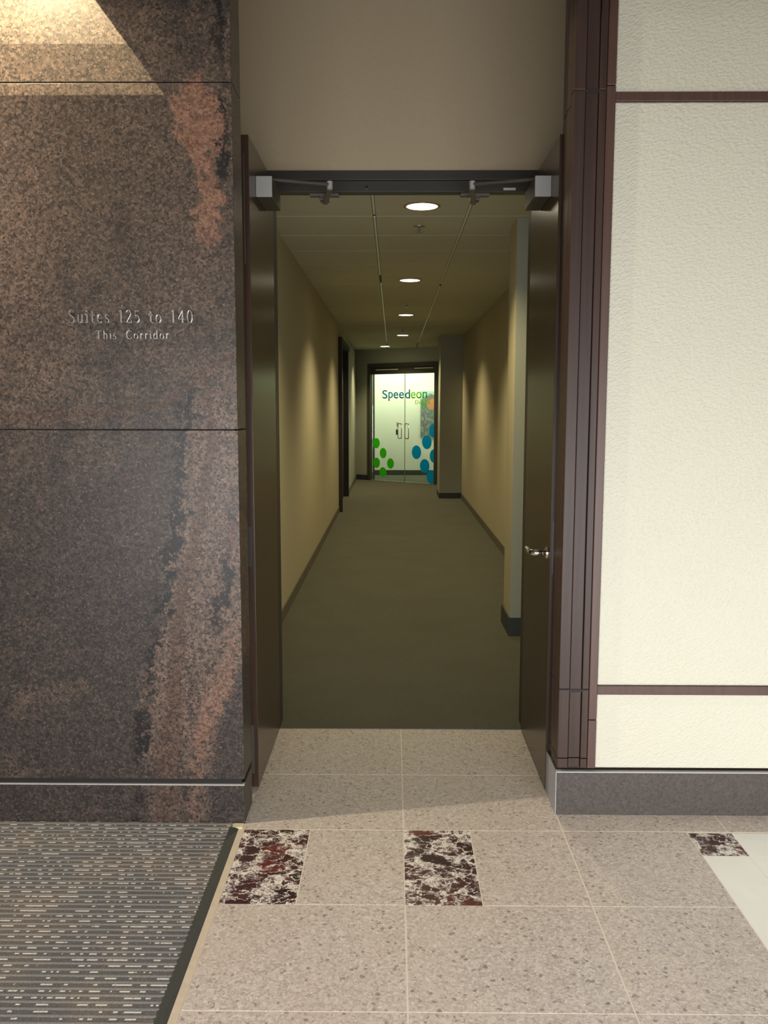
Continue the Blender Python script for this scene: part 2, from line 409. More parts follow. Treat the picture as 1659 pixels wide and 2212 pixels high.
def thing(name, label, cat, loc=(0, 0, 0), group=None):
    o = bpy.data.objects.new(name, None); COL.objects.link(o); o.location = loc; o.empty_display_size = .1
    o['label'] = label; o['category'] = cat
    if group: o['group'] = group
    return o
def tag(o, label, cat, group=None):
    o['label'] = label; o['category'] = cat
    if group: o['group'] = group
    return o
def st(o, label=None, cat=None):
    o['kind'] = 'structure'
    if label: o['label'] = label
    if cat: o['category'] = cat
    return o
def sroot(name, label, cat):
    o = bpy.data.objects.new(name, None); COL.objects.link(o); return st(o, label, cat)

# ================================================================== SETTING
YL, YR, YH = 3.22, 3.312, 4.23          # granite wall face, panel wall face, recess back wall
XL, XR = -.57, .648                      # reveal sides
CZ = 2.857                               # corridor ceiling height
GX0, GC, GX1 = -.5642, .0427, .6488
GW = .0055
rows = [3.1744 - k * .5069 for k in range(-2, 7)]      # 4.19 ... going towards the camera

# ---- floor: granite tiles as separate slabs in one mesh over grout
def tilebox(bm, x0, x1, y0, y1, top=0.0, g=GW / 2):
    bx(bm, x0 + g, x1 - g, y0 + g, y1 - g, top - .02, top)
fl = bmesh.new()
ys = rows
MA, MB = (GX0, -.3128), (GC, .2944)
xsq = 1.1185
for k in range(len(ys) - 1):
    y1, y0 = ys[k], ys[k + 1]
    if k < 2:
        if k == 0: y1 = 4.235
        tilebox(fl, GX0 - .01, GC, y0, y1); tilebox(fl, GC, GX1, y0, y1)
        if k == 1:
            tilebox(fl, GX1, 1.275, y0, 3.40); tilebox(fl, 1.275, 1.90, y0, 3.40); tilebox(fl, 1.9, 2.6, y0, 3.40); tilebox(fl, 2.6, 3.6, y0, 3.40)
    else:
        if k == 2:
            tilebox(fl, MA[1], GC, y0, y1); tilebox(fl, MB[1], GX1, y0, y1)
        else:
            tilebox(fl, GX0, GC, y0, y1); tilebox(fl, GC, GX1, y0, y1)
        tilebox(fl, GX1, xsq, y0, y1, g=GW / 2)
floor = st(link('floor', fl, M['floor']), 'speckled taupe granite floor tiles with pale grout, running into the doorway recess', 'floor')
box('grout_bed', -3.6, 3.6, -.8, 4.235, -.06, -.0006, M['grout'], floor)
def inset(x0, x1, y0, y1, mat, label, nm='marble_inset'):
    bm = bmesh.new(); tilebox(bm, x0, x1, y0, y1, g=.0012); o = link(nm, bm, mat, floor); o['label'] = label; return o
inset(*MA, ys[3], ys[2], M['marbleA'], 'dark red marble inset with white veins beside the entrance mat')
inset(*MB, ys[3], ys[2], M['marbleB'], 'dark red marble inset with white veins right of the centre joint')
inset(xsq, 1.286, 2.997, 3.1655, M['marbleC'], 'small dark marble inset at the corner of the white stone')
bm = bmesh.new()
tilebox(bm, xsq, 1.286, 1.0, 2.997, g=.001); tilebox(bm, 1.286, 2.2, 2.997, 3.1655, g=.001); tilebox(bm, 1.286, 2.2, 1.0, 2.997, g=.001); tilebox(bm, 2.2, 3.6, 1.0, 3.1655, g=.001); tilebox(bm, xsq, 3.6, -1.6, 1.0, g=.001)
o = link('white_stone_tile', bm, M['white_stone'], floor); o['label'] = 'white polished stone field at the right edge'

# ---- lobby shell
def left_wall():
    root = sroot('wall_left', 'mottled brown polished granite wall beside the corridor entrance', 'granite wall')
    T = .18
    g = .0022
    def slab(z0, z1, y=YL, nm='granite_slab'):
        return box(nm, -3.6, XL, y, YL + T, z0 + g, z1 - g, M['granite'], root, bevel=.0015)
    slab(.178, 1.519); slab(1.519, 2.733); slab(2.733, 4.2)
    box('joint_backing', -3.6, XL - .012, YL + .012, YL + T - .01, .0, 4.2, M['joint'], root)
    return root
left_wall()
bl = sroot('baseboard_left', 'granite base course under the mottled granite wall', 'baseboard')
box('base_slab', -3.6, XL, YL, YL + .18, 0, .155, M['granite'], bl, bevel=.004)
box('polished_edge', -3.6, XL + .0005, YL - .0008, YL + .02, .1545, .158, M['shelf'], bl)

# recess
st(box('wall_back', -.86, .95, YH + .005, YH + .14, 2.695, 4.2, M['recess']), 'plain tan wall above the corridor door opening', 'wall')
rl = sroot('wall_recess', 'tan side walls of the door recess', 'wall')
box('side_panel', -.90, -.83, YL + .18, YH + .14, 0, 4.2, M['recess'], rl)
box('side_panel', .95, 1.0, 3.54, YH + .14, 0, 4.2, M['recess'], rl)
box('jamb_filler', -.83, -.62, YH - .02, YH + .14, 0, 2.695, M['header'], rl)
box('jamb_filler', .70, .95, YH - .02, YH + .14, 0, 2.695, M['header'], rl)

# right wall
def right_wall():
    root = sroot('wall_right', 'cream textured panel wall divided by thin brown strips', 'panel wall')
    zs = [(.19, .491), (.526, 2.697), (2.729, 4.2)]
    for z0, z1 in zs:
        box('wallcovering_panel', .797, 3.6, YR + .010, YR + .06, z0, z1, M['panel'], root, bevel=.006)
    box('wall_core', .66, 3.6, YR + .04, YR + .23, .0, 4.2, M['joint'], root)
right_wall()
st(box('trim_1', .797, 3.6, YR, YR + .04, .491, .526, M['strip'], bevel=.002), 'lower horizontal brown strip across the cream wall', 'trim')
st(box('trim_2', .797, 3.6, YR, YR + .04, 2.697, 2.729, M['strip'], bevel=.002), 'upper horizontal brown strip across the cream wall', 'trim')
def moulding():
    root = sroot('trim_3', 'tall dark mahogany moulding at the right side of the doorway', 'trim')
    def col(x0, x1, y0, mat, name, cuts, yb=YR + .05, bev=.0025):
        z = [.192] + cuts + [4.2]
        for a, c in zip(z, z[1:]):
            box(name, x0, x1, y0, yb, a + .0015, c - .0015, mat, root, bevel=bev)
    col(XR, .6895, YR, M['mould'], 'moulding_board', [.232, .512, 2.735])
    col(.6915, .7365, YR + .006, M['mould'], 'moulding_board', [.232, 2.735])
    col(.7385, .764, YR - .001, M['mould'], 'moulding_board', [.232, .512, 2.735])
    col(.7655, .797, YR - .004, M['strip'], 'flat_strip', [.39, 2.75])
    # reveal side boards going back towards the door leaf
    col(XR, XR + .03, YR + .055, M['mould'], 'reveal_board', [.232, .512, 2.70], YR + .13)
    col(XR + .012, XR + .035, YR + .13, M['mould'], 'reveal_board', [.232, .512, 2.70], YR + .155)
    col(XR + .004, XR + .035, YR + .157, M['mould'], 'reveal_board', [.232, .512, 2.70], YR + .225)
    box('groove_strip', XR + .003, .7655, YR + .003, YR + .05, .5, .512, M['joint'], root)  # dark strip stands for the horizontal groove across the boards
    box('groove_strip', XR + .003, .7655, YR + .003, YR + .05, 2.727, 2.74, M['joint'], root)
moulding()
br = sroot('baseboard_right', 'dark speckled granite base under the cream wall', 'baseboard')
box('base_slab', XR, 3.6, YR, YR + .226, 0, .1745, M['base_granite'], br, bevel=.002)
box('polished_edge', XR - .001, 3.6, YR - .001, YR + .02, .1745, .178, M['shelf'], br)
box('lit_end_face', XR - .0035, XR, YR + .002, YR + .226, 0, .1745, plain('blue_grey_daylit_base_end', (.33, .35, .39), .4, nscale=70, var=.12), br)  # blue grey colour paints daylight on the base's side return

# rest of lobby, behind the camera's view
st(box('ceiling', -3.6, 3.6, -.8, 4.37, 4.2, 4.3, M['ceil']))
def winwall():
    root = sroot('window_1', 'entrance glazing frame behind the camera', 'window')
    bm = bmesh.new()
    bx(bm, -3.6, 3.6, -.95, -.8, 2.35, 4.2)
    for x in (-3.6, -2.3, -.9, .5, 1.9, 3.5): bx(bm, x, x + .1, -.9, -.82, 0, 2.35)
    link('window_frame', bm, M['header'], root)
winwall()
st(box('wall_west', -3.7, -3.6, -.8, 3.4, 0, 4.2, M['recess']))
st(box('wall_east', 3.6, 3.7, -.8, 3.5, 0, 4.2, M['panel']))

# ---- corridor
CXL, CXR = -.832, 1.2155
cp = st(box('floor_corridor', -1.4, 1.9, 4.235, 21.6, -.05, .003, M['carpet']), 'dark olive loop carpet down the corridor', 'carpet')
def corridor():
    a = sroot('wall_corridor_left', 'beige left wall of the corridor washed by scallops of light', 'wall')
    box('wallcovering', CXL - .12, CXL, YH + .14, 13.45, 0, CZ, M['corr'], a)
    box('wallcovering', CXL - .12, CXL, 13.45, 15.85, 2.62, CZ, M['corr'], a)
    box('wallcovering', CXL - .12, CXL, 15.85, 19.9, 0, CZ, M['corr_grey'], a)  # greyer tone paints the bluish light on this far stretch
    b = sroot('wall_corridor_right', 'beige right wall of the corridor washed by scallops of light', 'wall')
    box('wallcovering', CXR, CXR + .12, 6.2, 16.2, 0, CZ, M['corr'], b)
    box('wallcovering', CXR, CXR + .12, YH + .14, 6.2, 0, CZ, M['corr_grey'], b)
    box('wallcovering', CXR, CXR + .12, 16.2, 18.3, 0, CZ, M['corr'], b)
    # pier behind the right door leaf
    p = sroot('wall_pier', 'pier projecting behind the right door leaf, its front coloured as unlit', 'wall')
    box('shaded_pier_front', .827, CXR, 6.04, 6.05, 0, CZ, M['corr_grey'], p)  # front face in a darker tone: its backlit shade is painted in
    box('pier_face', .825, CXR, 6.05, 6.33, 0, CZ, M['corr'], p)
    box('pier_face', .834, CXR, 6.33, 6.47, 0, CZ, M['corr'], p)
    q = sroot('wall_column', 'square dark olive column near the end of the corridor', 'column')
    box('column_shaft', .823, 1.2155, 15.5, 16.3, 0, CZ, M['corr_grey'], q)
corridor()
bm = bmesh.new()
bx(bm, CXL, CXL + .010, YH + .14, 13.38, .003, .10); bx(bm, CXL, CXL + .010, 15.9, 19.55, .003, .10)
st(link('baseboard_corridor_left', bm, M['taupe_base']))
bm = bmesh.new()
bx(bm, CXR - .010, CXR, 6.47, 15.5, .003, .10)
st(link('baseboard_corridor_right', bm, M['taupe_base']))
bm = bmesh.new()
bx(bm, .815, CXR, 6.03, 6.04, .003, .135); bx(bm, .815, .827, 6.04, 6.47, .003, .135)
st(link('baseboard_pier', bm, M['dark_base']))
bm = bmesh.new()
bx(bm, .815, CXR, 15.488, 15.5, .003, .10); bx(bm, .815, .823, 15.5, 16.3, .003, .10)
st(link('baseboard_column', bm, M['dark_base']))

# ---- corridor ceiling: tiles, grooves and tee rails
def ceiling():
    root = sroot('ceiling_corridor', 'beige acoustic tile ceiling of the corridor', 'ceiling')
    xs = [CXL, -.1276, .4831, CXR + .05]
    yy = [YH + .14] + [5.977 + .644 * k for k in range(-2, 22)]
    bm = bmesh.new()
    for i in range(3):
        for k in range(len(yy) - 1):
            g = .007
            if yy[k] > 19.2: continue
            bx(bm, xs[i] + (.011 if i else -.3), xs[i + 1] - .011, yy[k] + g, yy[k + 1] - g, CZ, CZ + .02)
    link('ceiling_tile', bm, M['tile'], root)
    box('groove_backing', CXL - .3, CXR + .2, YH + .14, 19.9, CZ + .006, CZ + .05, M['tile_gap'], root)
    for xt, runs in ((xs[1], [(YH + .14, 5.95), (6.0, 8.55), (9.1, 13.2), (13.2, 17.5)]), (xs[2], [(YH + .14, 9.2), (9.35, 15.0), (15.0, 17.3)])):
        for a, c in runs:
            box('tee_rail', xt - .007, xt + .007, a, c - .01, CZ - .001 + (.004 if a < 5.96 or (xt > .4 and a < 9) else -.001), CZ + .01, M['tee'], root)
ceiling()

# ---- end wall + glass doors (local frame u along the wall, n towards the camera)
EA = Vector((-.537, 19.44, 0)); ED = Vector((.794047, -.607857, 0)); EN = Vector((-.607857, -.794047, 0))
EROT = math.atan2(ED.y, ED.x)
def eroot(name, label, cat, structure=True):
    o = bpy.data.objects.new(name, None); COL.objects.link(o); o.location = EA; o.rotation_euler = (0, 0, EROT)
    o['label'] = label; o['category'] = cat
    if structure: o['kind'] = 'structure'
    return o
# local coordinates: x = u, y = away from camera (since +y local = rotate (0,1)), z up
ew = eroot('wall_end', 'grey olive end wall around the glass office doors', 'wall')
box('wall_piece', -.60, 0, 0, .12, 0, CZ, M['corr_grey'], ew)
box('wall_piece', 1.83, 2.6, 0, .12, 0, CZ, M['corr_grey'], ew)
box('wall_piece', 0, 1.83, 0, .12, 2.55, CZ, M['corr_grey'], ew)
o = box('baseboard', -.42, -.005, -.012, 0, .003, .115, M['dark_base'], ew)
gd = eroot('door_3', 'frameless double glass office doors with teal and green lettering and dots, at the corridor end', 'glass door')
fr = bmesh.new()
bx(fr, -.02, .055, -.03, .14, 0.003, 2.55); bx(fr, 1.765, 1.845, -.03, .14, 0.003, 2.55); bx(fr, .055, 1.765, -.03, .14, 2.475, 2.55)
link('door_frame', fr, M['glass_frame'], gd, bevel=.004)
tr = box('transom_rail', .055, 1.765, .02, .12, 2.325, 2.475, M['glass_frame'], gd)
box('overhead_closer', .20, .80, -.005, .02, 2.408, 2.428, M['tee'], tr)
box('overhead_closer', 1.24, 1.72, -.005, .02, 2.418, 2.438, M['tee'], tr)
LF = box('glass_leaf', .058, .946, .05, .062, .012, 2.322, M['glass'], gd)
RF = box('glass_leaf', .952, 1.763, .05, .062, .012, 2.322, M['glass'], gd)
box('threshold', .055, 1.765, .0, .12, .003, .010, M['handle'], gd)
edge = box('edge_seal', .9455, .9525, .048, .064, .012, 2.322, M['handle'], gd)
def dot(u, z, leaf, mat, r=.112, clip=None):
    bm = bmesh.new(); n = 40; P = []
    for i in range(n):
        t = 2 * math.pi * i / n; x = u + r * math.cos(t) * .94; zz = z + r * 1.12 * math.sin(t)
        if clip: x = min(max(x, clip[0]), clip[1])
        P.append((x, zz))
    a = [bm.verts.new((x, .0485, zz)) for x, zz in P]; c = [bm.verts.new((x, .0498, zz)) for x, zz in P]
    bm.faces.new(a); bm.faces.new(c[::-1])
    for i in range(n): bm.faces.new((a[i], a[(i + 1) % n], c[(i + 1) % n], c[i]))
    link('dot_decal', bm, mat, leaf)
for u, z in [(.174, .826), (.363, .612), (.179, .393), (.568, .392), (.358, .192)]: dot(u, z, LF, M['green'], .101, (.06, .94))
for u, z in [(1.715, 1.124), (1.535, .879), (1.266, .659), (1.735, .594), (1.482, .376), (1.660, .150)]: dot(u, z, RF, M['blue'], .131, (.955, 1.76))
def text_mesh(s, size, ext):
    cu = bpy.data.curves.new('lettering', 'FONT'); cu.body = s; cu.size = size; cu.extrude = ext; cu.offset = .010
    ob = bpy.data.objects.new('tmp', cu); COL.objects.link(ob)
    bpy.context.view_layer.update()
    me = bpy.data.meshes.new_from_object(ob.evaluated_get(bpy.context.evaluated_depsgraph_get()))
    bpy.data.objects.remove(ob); return me
def letter(ch, u0, z0, width, height, mat, parent, y=.0478):
    me = text_mesh(ch, 1.0, .0)
    xs = [v.co.x for v in me.vertices]; zs = [v.co.y for v in me.vertices]
    ax, bxx, az, bz = min(xs), max(xs), min(zs), max(zs)
    bm = bmesh.new(); bm.from_mesh(me); bpy.data.meshes.remove(me)
    for v in bm.verts:
        v.co = Vector((u0 + (v.co.x - ax) / (bxx - ax) * width, y, z0 + (v.co.y - az) / (bz - az) * height))
    r = bmesh.ops.extrude_face_region(bm, geom=bm.faces[:])
    for e in r['geom']:
        if isinstance(e, bmesh.types.BMVert): e.co.y += .0016
    return link('letter', bm, mat, parent)
# px-derived layout: cap height .178, x-height ~.135
zb = 1.802
lay = [('S', .341, .138, zb - .004, .185, 'teal', LF), ('p', .508, .122, zb - .055, .193, 'teal', LF), ('e', .647, .130, zb - .003, .138, 'teal', LF), ('e', .797, .132, zb - .003, .138, 'teal', LF),
       ('d', .957, .132, zb - .003, .190, 'teal', RF), ('e', 1.108, .126, zb - .003, .138, 'lime', RF), ('o', 1.250, .140, zb - .003, .138, 'lime', RF), ('n', 1.415, .118, zb, .135, 'aqua', RF),
       ('D', 1.227, .085, zb - .123, .085, 'pale', RF), ('A', 1.325, .100, zb - .123, .085, 'pale', RF), ('T', 1.430, .080, zb - .123, .085, 'pale', RF), ('A', 1.515, .100, zb - .123, .085, 'pale', RF)]
# 'd' begins just right of the meeting gap
for ch, u, wd, z, h, mt, leaf in lay:
    letter(ch, u, z, wd, h, M[mt], leaf)
def pull(u, parent, s):
    bm = bmesh.new(); pts = []
    u0, u1 = u - .047, u + .047
    z0, z1 = .945, 1.265
    # rectangular D pull standing off the glass, seen as an open loop
    rr = .03
    def arc(cx, cz, a0, a1):
        return [(cx + rr * math.cos(a0 + (a1 - a0) * k / 5), -.012, cz + rr * math.sin(a0 + (a1 - a0) * k / 5)) for k in range(6)]
    loop = arc(u1 - rr, z1 - rr, 0, math.pi / 2) + arc(u0 + rr, z1 - rr, math.pi / 2, math.pi) + arc(u0 + rr, z0 + rr, math.pi, 1.5 * math.pi) + arc(u1 - rr, z0 + rr, 1.5 * math.pi, 2 * math.pi)
    tube(bm, loop + [loop[0]], .0095, 8)
    cyl(bm, (u, -.012, z1 - .002), (u, .05, z1 - .002), .009); cyl(bm, (u, -.012, z0 + .002), (u, .05, z0 + .002), .009)
    link('pull_handle', bm, M['handle'], parent, smooth=True)
pull(.861, LF, -1); pull(1.051, RF, 1)
box('lock_plate', .722, .775, .036, .0485, 1.02, 1.135, M['black'], LF, bevel=.003)
box('notice_sticker', .725, .780, .0475, .0495, 1.20, 1.29, M['label'], LF)
box('notice_sticker', .725, .775, .0475, .0495, 1.155, 1.17, M['label'], LF)

# office behind the glass
off = sroot('wall_office', 'white office wall seen through the glass doors', 'wall')
box('wall_face', -1.3, 1.9, 20.95, 21.05, 0, CZ, M['white'], off)
box('wall_side', -.72, -.62, 19.75, 20.95, 0, CZ, M['white'], off)
box('wall_side', 1.8, 1.9, 17.9, 20.95, 0, CZ, M['white'], off)
st(box('ceiling_office', -1.3, 1.9, 19.0, 21.05, CZ + .03, CZ + .06, M['white']))
st(box('baseboard_office', -.6, 1.8, 20.935, 20.95,   .003, .12, M['dark_base']))
aw = thing('wall_art', 'colourful abstract canvas on the white office wall, right side behind the glass door', 'picture', (0, 0, 0))
box('canvas', .655, 1.45, 20.90, 20.949, .945, 1.99, M['art'], aw)
box('frame_edge', .64, .655, 20.895, 20.949, .93, 2.0, M['label'], aw)

# left corridor door
d2 = sroot('door_2', 'dark door in the left corridor wall', 'door')
bm = bmesh.new()
bx(bm, CXL - .14, CXL + .055, 13.40, 13.47, .003, 2.66); bx(bm, CXL - .14, CXL + .03, 15.80, 15.87, .003, 2.66); bx(bm, CXL - .14, CXL + .055, 13.47, 15.8, 2.59, 2.66)
link('door_frame', bm, M['joint'], d2)
lf = box('door_leaf', CXL - .10, CXL - .055, 13.47, 15.8, .01, 2.59, M['door'], d2)
bm = bmesh.new(); cyl(bm, (CXL - .055, 13.62, 1.02), (CXL + .0, 13.62, 1.02), .012); cyl(bm, (CXL - .005, 13.62, 1.02), (CXL - .005, 13.74, 1.02), .010)
link('door_handle', bm, M['chrome'], lf, smooth=True)

# ---- door 1: pair of dark leaves, header, closers
d1 = sroot('door_1', 'dark bronze frame head over the open pair of dark wood doors', 'door frame')
bm = bmesh.new()
bx(bm, -.86, .95, YH - .004, YH + .045, 2.653, 2.695); bx(bm, -.86, .95, YH + .022, YH + .045, 2.604, 2.654)
link('frame_head', bm, M['header'], d1, bevel=.002)
box('frame_stop', -.62, .70, YH + .045, YH + .085, 2.604, 2.625, M['header'], d1)
box('frame_jamb', -.625, -.565, YH - .004, YH + .13, 0, 2.604, M['header'], d1)
box('frame_jamb', .650, .705, YH - .004, YH + .13, 0, 2.604, M['header'], d1)
box('soffit', -.62, .70, YH + .045, YH + .14, 2.66, 2.695, M['header'], d1)
lb = box('head_label', .513, .570, YH + .0205, YH + .022, 2.611, 2.622, M['label'], d1)
bm = bmesh.new(); cyl(bm, (-.127, YH + .014, 2.624), (-.127, YH + .022, 2.624), .006); link('head_screw', bm, M['chrome'], d1)

def leaf_root(label, loc):
    o = thing('door_leaf', label, 'door', loc, 'pair of entrance door leaves'); del o['group']; return o
# left leaf
L = leaf_root('left leaf of the open dark wood door pair, beside the granite wall', (-.5825, YH, 0))
def relbox(name, root, x0, x1, y0, y1, z0, z1, mat, parent=None, bevel=0):
    c = root.location
    bm = bmesh.new(); bx(bm, x0 - c.x, x1 - c.x, y0 - c.y, y1 - c.y, z0 - c.z, z1 - c.z)
    return link(name, bm, mat, parent or root, bevel=bevel)
panelL = relbox('leaf_panel', L, -.605, -.563, 3.53, 4.222, .010, 2.649, M['door'], bevel=.002)
relbox('flush_bolt', L, -.585, -.581, 3.528, 3.532, 2.16, 2.58, M['arm'], panelL)
relbox('edge_strike', L, -.598, -.578, 3.527, 3.532, .955, 1.12, M['black'], panelL)
relbox('flush_bolt', L, -.594, -.580, 3.527, 3.532, .07, .28, M['arm'], panelL)
def closer(root, xf, sgn, knuckle, foot, plate):
    c = root.location
    x0, x1 = sorted((xf, xf + sgn * .066))
    body = relbox('door_closer', root, x0, x1, 3.712, 3.975, 2.458, 2.536, M['closer'], bevel=.003)  # dark body colour paints the dim sides and underside
    relbox('lit_end_face', root, x0, x1, 3.70, 3.712, 2.456, 2.538, M['alu'], body, bevel=.002)  # paler slab paints the light on the closer's front face
    P = Vector((xf + sgn * .035, 3.86, 2.538)) - c; K = Vector(knuckle) - c; Fp = Vector(foot) - c
    bm = bmesh.new(); cyl(bm, P, P + Vector((0, 0, .03)), .014); link('pinion', bm, M['arm'], body, smooth=False)
    def bar(a, b, w, t):
        bm = bmesh.new(); d = (b - a).normalized(); s = Vector((-d.y, d.x, 0)).normalized() * w / 2; up = Vector((0, 0, t / 2))
        vs = [bm.verts.new(p + q * s + r * up) for p in (a - d * w * .3, b + d * w * .3) for q in (-1, 1) for r in (-1, 1)]
        for f in ((0, 1, 3, 2), (4, 6, 7, 5), (0, 4, 5, 1), (2, 3, 7, 6), (0, 2, 6, 4), (1, 5, 7, 3)): bm.faces.new([vs[i] for i in f])
        return bm
    link('main_arm', bar(P + Vector((0, 0, .025)), K, .020, .010), M['arm'], body, bevel=.002)
    link('forearm', bar(K + Vector((0, 0, -.012)), Fp, .024, .012), M['arm'], body, bevel=.002)
    bm = bmesh.new(); cyl(bm, K + Vector((0, 0, -.02)), K + Vector((0, 0, .014)), .013); link('knuckle', bm, M['alu'], body)
    bm = bmesh.new(); a, b2 = plate
    bx(bm, a - c.x, b2 - c.x, YH + .03 - c.y, YH + .075 - c.y, 2.59 - c.z, 2.604 - c.z)
    mid = (a + b2) / 2 - c.x
    bx(bm, mid - .022, mid + .022, YH + .035 - c.y, YH + .10 - c.y, 2.572 - c.z, 2.592 - c.z)
    link('foot_bracket', bm, M['arm'], body, bevel=.002)
closer(L, -.563, 1, (-.281, 3.985, 2.572), (-.325, 4.30, 2.565), (-.397, -.258))
R = leaf_root('right leaf of the open dark wood door pair, with the chrome lever handle', (.6625, YH, 0))
panelR = relbox('leaf_panel', R, .641, .684, 3.532, 4.222, .010, 2.649, M['door'], bevel=.002)
relbox('latch_plate', R, .650, .676, 3.529, 3.534, .925, 1.145, M['arm'], panelR)
closer(R, .641, -1, (.344, 3.985, 2.572), (.378, 4.31, 2.565), (.314, .451))
def lever():
    c = R.location
    v = lambda x, y, z: Vector((x, y, z)) - c
    root = None
    bm = bmesh.new(); z = 1.003; y = 3.60
    cyl(bm, v(.641, y, z), v(.633, y, z), .026, .024, 28)
    lv = link('lever_rose', bm, M['chrome'], panelR, smooth=False, bevel=.0015)
    bm = bmesh.new()
    tube(bm, [v(.634, y, z), v(.596, y, z), v(.584, y + .004, z), v(.577, y + .012, z), v(.575, y + .03, z), v(.575, y + .11, z)], .0125, 18)
    link('lever_handle', bm, M['chrome'], panelR, smooth=True)
lever()

# ---- entrance mat
mt = thing('entrance_mat', 'grey ribbed walk-off mat with white flecks in front of the granite wall', 'mat', (-2, 1.5, 0))
bm = bmesh.new()
y = -1.4; xe = -.618
yy = []; 
n = int((3.205 + 1.4) / .0275)
prof = []
for k in range(n):
    y0 = (math.ceil(-1.4 / .0275) + k) * .0275
    if y0 > 3.19: break
    for f, h in ((0, .0052), (.18, .0054), (.28, .0072), (.5, .0072), (.62, .0056), (.75, .006), (.88, .006)): prof.append((y0 + f * .0275, h))
pa = [bm.verts.new((-3.55 + 2, a - 1.5, h + .001)) for a, h in prof]; pb = [bm.verts.new((xe + 2 - .003 * random.random(), a - 1.5, h + .001)) for a, h in prof]
for i in range(len(prof) - 1): bm.faces.new((pa[i], pb[i], pb[i + 1], pa[i + 1]))
o = link('matting', bm, M['mat'], mt)
o.location = (0, 0, 0)
bm = bmesh.new()
for a, c in [(-1.4, 3.175)]:
    vs = [(-.624, .0), (-.624, .006), (-.617, .0085), (-.600, .0065), (-.588, .0015), (-.588, 0)]
    A = [bm.verts.new((x + 2, a - 1.5, z + .0005)) for x, z in vs]; B = [bm.verts.new((x + 2, c - 1.5, z + .0005)) for x, z in vs]
    for i in range(len(vs) - 1): bm.faces.new((A[i], B[i], B[i + 1], A[i + 1]))
    bm.faces.new(A); bm.faces.new(B[::-1])
link('rubber_edging', bm, M['mat_edge'], mt)
st(box('trim_4', -.587, GX0 + .0005, -.8, YL - .002, -.02, .0012, M['tan_metal']), 'thin tan edging strip between mat and granite tiles', 'trim')
st(box('trim_5', -.612, -.572, 3.176, 3.215, -.02, .006, M['yellow'], bevel=.003), 'worn yellowish chip of stone at the mat corner', 'trim')

# ---- corridor recessed lights
def downlight(x, y, label, power):
    t = thing('recessed_downlight', label, 'ceiling light', (x, y, CZ), 'recessed downlights along the corridor ceiling')
    bm = bmesh.new(); lathe(bm, [(.099, 0.0), (.112, -.001), (.115, -.004), (.100, -.006), (.096, .0)]); link('trim_ring', bm, M['trimring'], t, smooth=True)
    bm = bmesh.new(); lathe(bm, [(.098, -.004), (.085, -.0052), (.05, -.006), (.001, -.0062)], close=True); link('lens', bm, M['lampglow'], t, smooth=True)
    L_ = bpy.data.lights.new('downlight_beam', 'SPOT'); L_.energy = power; L_.color = (1.0, .84, .48)
    L_.spot_size = math.radians(126); L_.spot_blend = .85; L_.shadow_soft_size = .03
    o = bpy.data.objects.new('downlight_beam', L_); COL.objects.link(o); o.location = (0, 0, -.03); o.parent = t
    return t
for (x, y, lab, pw) in [(.178, 5.683, 'recessed downlight nearest the doorway, largest bright oval in the corridor ceiling', 120),
                    (.163, 8.89, 'second recessed downlight from the doorway, in the middle of the ceiling', 150),
                    (.170, 12.15, 'third recessed downlight from the doorway, below the second sprinkler', 150),
                    (.163, 15.513, 'fourth recessed downlight from the doorway, just before the ceiling end', 150),
                    (-.172, 18.30, 'farthest recessed downlight, offset to the left near the end wall', 140)]:
    downlight(x, y, lab, pw)
def sprinkler(x, y, label):
    t = thing('sprinkler_head', label, 'sprinkler', (x, y, CZ), 'ceiling sprinklers')
    bm = bmesh.new(); lathe(bm, [(.04, 0), (.038, -.006), (.012, -.008)], close=True); link('escutcheon', bm, M['sprink'], t)
    bm = bmesh.new(); cyl(bm, (0, 0, -.006), (0, 0, -.045), .007); cyl(bm, (0, 0, -.045), (0, 0, -.048), .022); link('deflector', bm, M['sprink'], t)
sprinkler(.178, 6.30, 'nearest ceiling sprinkler, just beyond the first downlight')
sprinkler(.158, 10.8, 'middle ceiling sprinkler, between the second and third downlights')
sprinkler(.152, 14.4, 'farthest ceiling sprinkler, just before the fourth downlight')

